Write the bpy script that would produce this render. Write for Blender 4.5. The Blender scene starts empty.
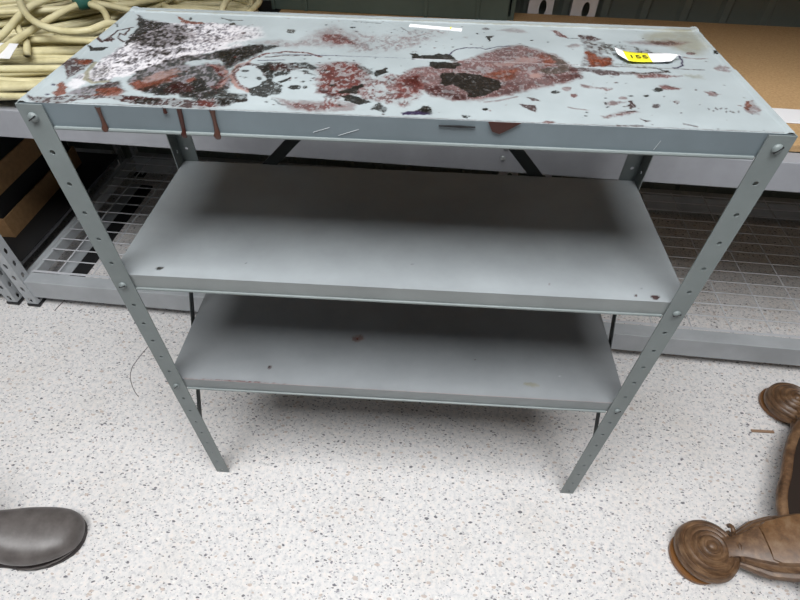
import bpy, bmesh, math, random
import numpy as np
from mathutils import Vector, Matrix, Euler
C = bpy.context.scene.collection
S = bpy.context.scene
PI = math.pi
random.seed(7)

# ------------------------------------------------------------ camera
cam = bpy.data.cameras.new('camera')
camo = bpy.data.objects.new('camera', cam); C.objects.link(camo)
cam.sensor_width = 36.0; cam.lens = 513.41 / 800 * 36.0; cam.clip_start = .02
camo.location = (0.48733, -0.56384, 1.28013)
def rot(a, b, c):
    return Matrix.Rotation(c, 3, 'Z') @ Matrix.Rotation(b, 3, 'Y') @ Matrix.Rotation(a, 3, 'X')
camo.rotation_euler = rot(0.75665, -0.015, 0.05709).to_euler()
S.camera = camo

# ------------------------------------------------------------ light
w = bpy.data.worlds.new('world'); S.world = w; w.use_nodes = True
w.node_tree.nodes['Background'].inputs[0].default_value = (.9, .95, 1, 1)
w.node_tree.nodes['Background'].inputs[1].default_value = .01
S.view_settings.view_transform = 'Standard'; S.view_settings.look = 'None'
S.view_settings.exposure = 0.13; S.view_settings.gamma = 1.0
CEIL = 2.9
LIGHTS = [(0.35, -.72, 86), (3.1, -1.0, 2), (-2.6, -1.0, 3), (0.3, -3.4, 3), (-2.6, 3.4, 3), (0.2, 3.4, 3), (3.1, 3.4, 3), (-2.6, 1.0, 3), (3.1, 1.0, 3)]
for i, (x, y, e) in enumerate(LIGHTS):
    L = bpy.data.lights.new('tube_light', 'AREA'); L.shape = 'RECTANGLE'; L.size = 2.2 if i == 0 else 1.5; L.size_y = 1.15 if i == 0 else .3
    L.energy = e; L.color = (.975, .99, 1.0)
    o = bpy.data.objects.new('tube_light', L); C.objects.link(o); o.location = (x, y, CEIL - .09)

# ------------------------------------------------------------ helpers
def mat(name, col, rough=.5, metal=0.0, spec=.5):
    m = bpy.data.materials.new(name); m.use_nodes = True
    b = m.node_tree.nodes['Principled BSDF']
    b.inputs['Base Color'].default_value = (*col, 1); b.inputs['Roughness'].default_value = rough
    b.inputs['Metallic'].default_value = metal; b.inputs['Specular IOR Level'].default_value = spec
    return m
def N(m, t, **kw):
    n = m.node_tree.nodes.new(t)
    for k, v in kw.items():
        if k.startswith('i_'): n.inputs[k[2:].replace('_', ' ')].default_value = v
        else: setattr(n, k, v)
    return n
def LK(m, a, b): m.node_tree.links.new(a, b)
def B(m): return m.node_tree.nodes['Principled BSDF']
def ramp(m, src, stops, interp='LINEAR'):
    r = N(m, 'ShaderNodeValToRGB'); r.color_ramp.interpolation = interp
    e = r.color_ramp.elements
    while len(e) > 1: e.remove(e[0])
    e[0].position = stops[0][0]; e[0].color = (*stops[0][1], 1)
    for p, c in stops[1:]:
        q = e.new(p); q.color = (*c, 1)
    LK(m, src, r.inputs[0]); return r
def mix(m, fac, a, b, mode='MIX'):
    n = N(m, 'ShaderNodeMix', data_type='RGBA', blend_type=mode)
    for s, v in ((0, fac), (6, a), (7, b)):
        if hasattr(v, 'is_linked') or hasattr(v, 'links'): LK(m, v, n.inputs[s])
        else: n.inputs[s].default_value = v if s == 0 else (*v, 1)
    return n.outputs[2]
def noise(m, scale, detail=4, rough=.5, vec=None, kind='Object', stretch=None):
    n = N(m, 'ShaderNodeTexNoise'); n.inputs['Scale'].default_value = scale; n.inputs['Detail'].default_value = detail; n.inputs['Roughness'].default_value = rough
    tc = N(m, 'ShaderNodeTexCoord'); mp = N(m, 'ShaderNodeMapping'); LK(m, tc.outputs[kind], mp.inputs[0])
    if stretch: mp.inputs['Scale'].default_value = stretch
    LK(m, mp.outputs[0], n.inputs['Vector']); return n
def bump(m, src, strength=.2, dist=.002):
    b = N(m, 'ShaderNodeBump'); b.inputs['Strength'].default_value = strength; b.inputs['Distance'].default_value = dist
    LK(m, src, b.inputs['Height']); LK(m, b.outputs[0], B(m).inputs['Normal']); return b

def obj(name, bm, m, parent=None, smooth=False, kind=None, label=None):
    me = bpy.data.meshes.new(name)
    if isinstance(bm, bmesh.types.BMesh):
        bmesh.ops.recalc_face_normals(bm, faces=bm.faces[:]); bm.to_mesh(me); bm.free()
    else: me = bm
    if m: me.materials.append(m)
    if smooth:
        for p in me.polygons: p.use_smooth = True
        if smooth != 'full':
            me.set_sharp_from_angle(angle=math.radians(40))
    o = bpy.data.objects.new(name, me); C.objects.link(o)
    if parent: o.parent = parent
    if kind: o['kind'] = kind
    if label: o['label'] = label
    return o
def thing(name, label, cat, loc=(0, 0, 0), rz=0, group=None):
    o = bpy.data.objects.new(name, None); C.objects.link(o); o.empty_display_size = .05
    o.location = loc; o.rotation_euler = (0, 0, rz); return tag(o, label, cat, group)
def tag(o, label, cat, group=None):
    o['label'] = label; o['category'] = cat
    if group: o['group'] = group
    return o
def box(bm, x0, x1, y0, y1, z0, z1, bev=0):
    r = bmesh.ops.create_cube(bm, size=1)
    for v in r['verts']:
        v.co = Vector(((x0 + x1) / 2 + v.co.x * (x1 - x0), (y0 + y1) / 2 + v.co.y * (y1 - y0), (z0 + z1) / 2 + v.co.z * (z1 - z0)))
    if bev:
        es = list({e for v in r['verts'] for e in v.link_edges})
        bmesh.ops.bevel(bm, geom=es, offset=bev, segments=2, affect='EDGES', profile=.5)
    return bm
def nb(): return bmesh.new()
def tube(bm, pts, r, n=8, closed=False, cap=True, rz=None):
    pts = [Vector(p) for p in pts]; rings = []; up = Vector((0, 0, 1)); k = len(pts)
    prev = None
    for i, p in enumerate(pts):
        a = pts[(i - 1) % k] if (closed or i) else pts[i]; b = pts[(i + 1) % k] if (closed or i < k - 1) else pts[i]
        t = (b - a).normalized()
        if prev is None:
            u = t.cross(up)
            if u.length < .1: u = t.cross(Vector((1, 0, 0)))
        else: u = prev - t * prev.dot(t)
        u.normalize(); prev = u; v = t.cross(u)
        rr = r[i] if isinstance(r, (list, tuple)) else r
        rings.append([bm.verts.new(p + (u * math.cos(2 * PI * j / n) + v * math.sin(2 * PI * j / n)) * rr) for j in range(n)])
    for i in range(k if closed else k - 1):
        A, Bq = rings[i], rings[(i + 1) % k]
        for j in range(n): bm.faces.new((A[j], A[(j + 1) % n], Bq[(j + 1) % n], Bq[j]))
    if cap and not closed: bm.faces.new(rings[0][::-1]); bm.faces.new(rings[-1])
    return bm
def lathe(bm, prof, cx=0, cy=0, n=48, M=None):
    rings = []
    for r, z in prof:
        rings.append([bm.verts.new((cx + max(r, 1e-5) * math.cos(2 * PI * j / n), cy + max(r, 1e-5) * math.sin(2 * PI * j / n), z)) for j in range(n)])
    for A, Bq in zip(rings, rings[1:]):
        for j in range(n): bm.faces.new((A[j], A[(j + 1) % n], Bq[(j + 1) % n], Bq[j]))
    bm.faces.new(rings[0][::-1]); bm.faces.new(rings[-1])
    if M: bmesh.ops.transform(bm, matrix=M, verts=[v for R_ in rings for v in R_])
    return bm
def strip(bm, pts, w, z, th=.0004):
    """flat ribbon on a horizontal face"""
    k = len(pts)
    lo = []; hi = []
    for i in range(k):
        a = Vector(pts[max(0, i - 1)]); b = Vector(pts[min(k - 1, i + 1)]); t = (b - a).normalized(); nn = Vector((-t.y, t.x))
        p = Vector(pts[i]); ww = w[i] if isinstance(w, list) else w
        lo.append(p - nn * ww / 2); hi.append(p + nn * ww / 2)
    outl = lo + hi[::-1]
    vs = [bm.verts.new((p.x, p.y, z)) for p in outl]; f = bm.faces.new(vs)
    r = bmesh.ops.extrude_face_region(bm, geom=[f])
    for v in r['geom']:
        if isinstance(v, bmesh.types.BMVert): v.co.z += th
    return bm

# ------------------------------------------------------------ materials
def steel_paint(name, col, rough=.42, vcol=False):
    m = mat(name, col, rough, .0, .5)
    n = noise(m, 9, 5, .6); r = ramp(m, n.outputs['Fac'], [(.3, (.88, .88, .88)), (.7, (1.08, 1.08, 1.08))])
    if vcol:
        a = N(m, 'ShaderNodeVertexColor'); a.layer_name = 'paint'
        c = mix(m, 1.0, a.outputs['Color'], r.outputs[0], 'MULTIPLY')
        rr = N(m, 'ShaderNodeMapRange'); LK(m, a.outputs['Alpha'], rr.inputs[0]); rr.inputs[3].default_value = rough; rr.inputs[4].default_value = .22
        LK(m, rr.outputs[0], B(m).inputs['Roughness'])
        n2 = noise(m, 260, 3, .6, stretch=(1, 1.6, 1)); mu = N(m, 'ShaderNodeMath', operation='MULTIPLY'); LK(m, n2.outputs['Fac'], mu.inputs[0]); LK(m, a.outputs['Alpha'], mu.inputs[1])
        bump(m, mu.outputs[0], .7, .0015)
    else:
        c = mix(m, 1.0, col, r.outputs[0], 'MULTIPLY')
        n2 = noise(m, 120, 3, .6); bump(m, n2.outputs['Fac'], .08, .001)
    LK(m, c, B(m).inputs['Base Color']); return m
STEEL = (.18, .207, .207)
m_steel = steel_paint('grey_green_steel', STEEL)
m_pan = steel_paint('stained_steel', STEEL, vcol=True)
m_brace = steel_paint('dark_steel', (.07, .08, .08))
m_bolt = mat('zinc_bolt', (.5, .52, .52), .35, .8)
m_galv = steel_paint('galvanised', (.40, .42, .44), .4)
m_pale = steel_paint('pale_upright_paint', (.80, .80, .84), .45)
m_white = steel_paint('pale_rack_paint', (.33, .34, .37), .45)
m_wire = mat('wire_zinc', (.62, .63, .66), .4, .15)
m_black = mat('black_plastic', (.012, .012, .014), .5)
m_matt_black = mat('matt_black', (.01, .01, .011), .7)
m_hole = m_black
m_drip = mat('dried_stain', (.045, .012, .008), .3)
m_drip2 = mat('brown_drip', (.075, .032, .022), .35)

m_floor = mat('speckled_vinyl', (.7, .68, .66), .5, 0, .35)
def floor_mat(m):
    n1 = noise(m, 6, 3, .5); r1 = ramp(m, n1.outputs['Fac'], [(.3, (.70, .68, .665)), (.5, (.73, .715, .71)), (.7, (.74, .725, .72))])
    n2 = noise(m, 90, 4, .7); r2 = ramp(m, n2.outputs['Fac'], [(.36, (.80, .80, .815)), (.5, (1, 1, 1)), (.64, (1.10, 1.05, 1.02))])
    c = mix(m, 1, r1.outputs[0], r2.outputs[0], 'MULTIPLY')
    tc = N(m, 'ShaderNodeTexCoord')
    for sc, th, col, rz, dens in ((62, .17, (.06, .06, .08), .5, .42), (100, .19, (.15, .14, .15), -.8, .55), (125, .24, (.30, .29, .32), .9, .65), (55, .20, (.52, .43, .38), .2, .40), (80, .16, (.85, .83, .81), .3, .4)):
        mp = N(m, 'ShaderNodeMapping'); mp.inputs['Rotation'].default_value = (0, 0, rz); mp.inputs['Scale'].default_value = (1, 1.7, 1); mp.inputs['Location'].default_value = (sc, sc * .3, 0)
        LK(m, tc.outputs['Object'], mp.inputs[0])
        nz = N(m, 'ShaderNodeTexNoise'); nz.inputs['Scale'].default_value = sc * .9; nz.inputs['Detail'].default_value = 2; LK(m, mp.outputs[0], nz.inputs['Vector'])
        ad = N(m, 'ShaderNodeMix', data_type='RGBA', blend_type='LINEAR_LIGHT'); ad.inputs[0].default_value = .006
        LK(m, mp.outputs[0], ad.inputs[6]); LK(m, nz.outputs['Color'], ad.inputs[7])
        v = N(m, 'ShaderNodeTexVoronoi'); v.inputs['Scale'].default_value = sc; LK(m, ad.outputs[2], v.inputs['Vector'])
        lt = N(m, 'ShaderNodeMath', operation='LESS_THAN'); LK(m, v.outputs['Distance'], lt.inputs[0])
        sp = N(m, 'ShaderNodeSeparateColor'); LK(m, v.outputs['Color'], sp.inputs[0])
        # random size per cell, many cells empty
        sb = N(m, 'ShaderNodeMath', operation='SUBTRACT'); sb.inputs[1].default_value = 1 - dens; LK(m, sp.outputs[0], sb.inputs[0])
        mu = N(m, 'ShaderNodeMath', operation='MULTIPLY'); mu.inputs[1].default_value = th / dens * 1.7; LK(m, sb.outputs[0], mu.inputs[0])
        LK(m, mu.outputs[0], lt.inputs[1])
        f2 = N(m, 'ShaderNodeMath', operation='MULTIPLY'); f2.inputs[1].default_value = .85; LK(m, lt.outputs[0], f2.inputs[0])
        c = mix(m, f2.outputs[0], c, col)
    LK(m, c, B(m).inputs['Base Color'])
floor_mat(m_floor)
m_wall = mat('wall_paint', (.14, .145, .14), .8); m_ceil = mat('ceiling_paint', (.2, .2, .2), .9)
m_card = mat('cardboard', (.36, .21, .10), .8)
n = noise(m_card, 60, 4, .6); LK(m_card, ramp(m_card, n.outputs['Fac'], [(.3, (.30, .17, .075)), (.7, (.40, .235, .11))]).outputs[0], B(m_card).inputs['Base Color'])
m_chip = mat('chipboard', (.5, .33, .17), .6)
n = noise(m_chip, 150, 5, .8, stretch=(1, 1.5, 1)); LK(m_chip, ramp(m_chip, n.outputs['Fac'], [(.25, (.34, .20, .09)), (.5, (.50, .32, .16)), (.75, (.62, .43, .24))]).outputs[0], B(m_chip).inputs['Base Color'])
m_hose = mat('cream_rubber', (.66, .60, .36), .42)
n = noise(m_hose, 14, 4, .6); LK(m_hose, ramp(m_hose, n.outputs['Fac'], [(.3, (.52, .46, .25)), (.5, (.68, .62, .38)), (.7, (.74, .69, .46))]).outputs[0], B(m_hose).inputs['Base Color'])
m_tie = mat('green_tape', (.03, .13, .11), .4)
m_paper = mat('white_paper', (.82, .82, .84), .6)
m_yellow = mat('yellow_paper', (.82, .74, .02), .6)
m_ink = mat('black_ink', (.05, .045, .02), .6)
m_green = mat('dark_green_steel', (.045, .075, .065), .5)
n = noise(m_green, 4, 4, .6); LK(m_green, ramp(m_green, n.outputs['Fac'], [(.35, (.075, .11, .095)), (.65, (.11, .15, .13))]).outputs[0], B(m_green).inputs['Base Color'])
m_rib = mat('ribbed_green_sheet', (.21, .24, .215), .6)
m_boot = mat('brown_leather', (.035, .027, .025), .38)
n = noise(m_boot, 40, 4, .6); LK(m_boot, ramp(m_boot, n.outputs['Fac'], [(.3, (.085, .074, .070)), (.7, (.14, .125, .12))]).outputs[0], B(m_boot).inputs['Base Color']); bump(m_boot, noise(m_boot, 300, 3).outputs['Fac'], .15, .001)
m_sole = mat('dark_sole', (.03, .022, .022), .55)
def wood(name, a, b, c, stretch=(1, 10, 10)):
    m = mat(name, b, .45, 0, .4)
    n = noise(m, 7, 6, .65, stretch=stretch); LK(m, ramp(m, n.outputs['Fac'], [(.3, a), (.5, b), (.72, c)]).outputs[0], B(m).inputs['Base Color'])
    bump(m, n.outputs['Fac'], .25, .002); B(m).inputs['Coat Weight'].default_value = .12; B(m).inputs['Coat Roughness'].default_value = .25
    return m
m_wood = wood('walnut_varnish', (.045, .024, .013), (.13, .070, .036), (.25, .15, .08), (3, 6, 14))
m_dark = mat('shaded_walnut', (.022, .013, .009), .5)  # platform wood, darkened to include the shade between the legs
m_wood2 = wood('worn_wood_panel', (.07, .033, .013), (.16, .08, .032), (.23, .145, .08), (3, 5, 12))
m_pad = mat('orange_wood', (.20, .085, .025), .4)
m_splint = mat('light_brown_wood', (.30, .19, .12), .7)
m_thread = mat('dark_thread', (.10, .085, .08), .8)
m_lamp = mat('diffuser', (.9, .9, .9), .5); B(m_lamp).inputs['Emission Color'].default_value = (1, 1, .97, 1); B(m_lamp).inputs['Emission Strength'].default_value = 1.0
m_housing = mat('white_metal', (.7, .7, .7), .5)

# ------------------------------------------------------------ room
def struct(name, b, m): return obj(name, b, m, kind='structure')
RX0, RX1, RY0, RY1 = -4.2, 5.2, -5.2, 5.2
struct('floor', box(nb(), RX0, RX1, RY0, RY1, -.1, 0), m_floor)
struct('ceiling', box(nb(), RX0, RX1, RY0, RY1, CEIL, CEIL + .1), m_ceil)
struct('wall_left', box(nb(), RX0 - .1, RX0, RY0, RY1, 0, CEIL), m_wall)
struct('wall_right', box(nb(), RX1, RX1 + .1, RY0, RY1, 0, CEIL), m_wall)
struct('wall_back', box(nb(), RX0 - .1, RX1 + .1, RY1, RY1 + .1, 0, CEIL), m_wall)
struct('wall_front', box(nb(), RX0 - .1, RX1 + .1, RY0 - .1, RY0, 0, CEIL), m_wall)
places = ['over the camera side of the shelving unit', 'to the right of the shelving unit', 'to the left of the shelving unit', 'near the front wall', 'near the back wall at the left', 'near the back wall', 'near the back wall at the right', 'left of the storage rack', 'right of the storage rack']
for (x, y, e), pl in zip(LIGHTS, places):
    hx, hy = (1.13, .60) if y == -.72 else (.78, .17)
    t = thing('ceiling_light', ('large square white ceiling light panel ' if hy > .5 else 'long white fluorescent ceiling light ') + pl, 'ceiling light', (x, y, CEIL), 0, 'fluorescent ceiling lights')
    b = nb(); box(b, -hx, hx, -hy, hy, -.05, 0); obj('housing', b, m_housing, t)
    b = nb(); box(b, -hx + .03, hx - .03, -hy + .02, hy - .02, -.075, -.05, .008); obj('diffuser', b, m_lamp, t)

# ------------------------------------------------------------ perforated angle
def flange(bm, w, z0, z1, holes, hx, hr, fn, hz=None):
    """strip of width w with real holes; fn maps (s, z) to a point"""
    hz = hz or hr; holes = sorted(holes)
    zs = [z0] + [(a + b) / 2 for a, b in zip(holes, holes[1:])] + [z1]
    NS = 16
    for k, h in enumerate(holes):
        a, b = zs[k], zs[k + 1]
        cs = [(w, a), (w, b), (0, b), (0, a)]
        angs = sorted([math.atan2(c[1] - h, c[0] - hx) % (2 * PI) for c in cs] + [2 * PI * i / 12 + .13 for i in range(12)])
        inn, out = [], []
        for t in angs:
            ct, st = math.cos(t), math.sin(t)
            cand = []
            if ct > 1e-9: cand.append((w - hx) / ct)
            if ct < -1e-9: cand.append(-hx / ct)
            if st > 1e-9: cand.append((b - h) / st)
            if st < -1e-9: cand.append((a - h) / st)
            d = min(cand)
            out.append(bm.verts.new(fn(hx + ct * d, h + st * d))); inn.append(bm.verts.new(fn(hx + ct * hr, h + st * hz)))
        n_ = len(angs)
        for j in range(n_):
            bm.faces.new((out[j], out[(j + 1) % n_], inn[(j + 1) % n_], inn[j]))
def angle_post(name, parent, x, y, sx, sy, w, z1, z0, holes, hx, hr, m, hz=None, th=.0018):
    bm = nb()
    flange(bm, w, z0, z1, holes, hx, hr, lambda s, z: Vector((x + sx * s, y, z)), hz)
    flange(bm, w, z0, z1, holes, hx, hr, lambda s, z: Vector((x, y + sy * s, z)), hz)
    bmesh.ops.remove_doubles(bm, verts=bm.verts[:], dist=1e-5)
    o = obj(name, bm, m, parent)
    md = o.modifiers.new('th', 'SOLIDIFY'); md.thickness = th; md.offset = 0
    return o

# ------------------------------------------------------------ shelving unit
W, D, H = .914, .340, .990
Z = [.990, .706, .417]
unit = thing('shelving_unit', 'grey-green steel shelving unit of three shelves, its top splattered with red-brown and black stains', 'shelving unit')
HOLES = [.973 - .048 * k for k in range(21)]
PW = .032
posts = []
for (x, y, sx, sy) in ((0, 0, 1, 1), (W, 0, -1, 1), (0, D, 1, -1), (W, D, -1, -1)):
    posts.append(angle_post('post', unit, x, y, sx, sy, PW, H - .001, 0.0, HOLES, .0145, .0034, m_steel))

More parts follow.
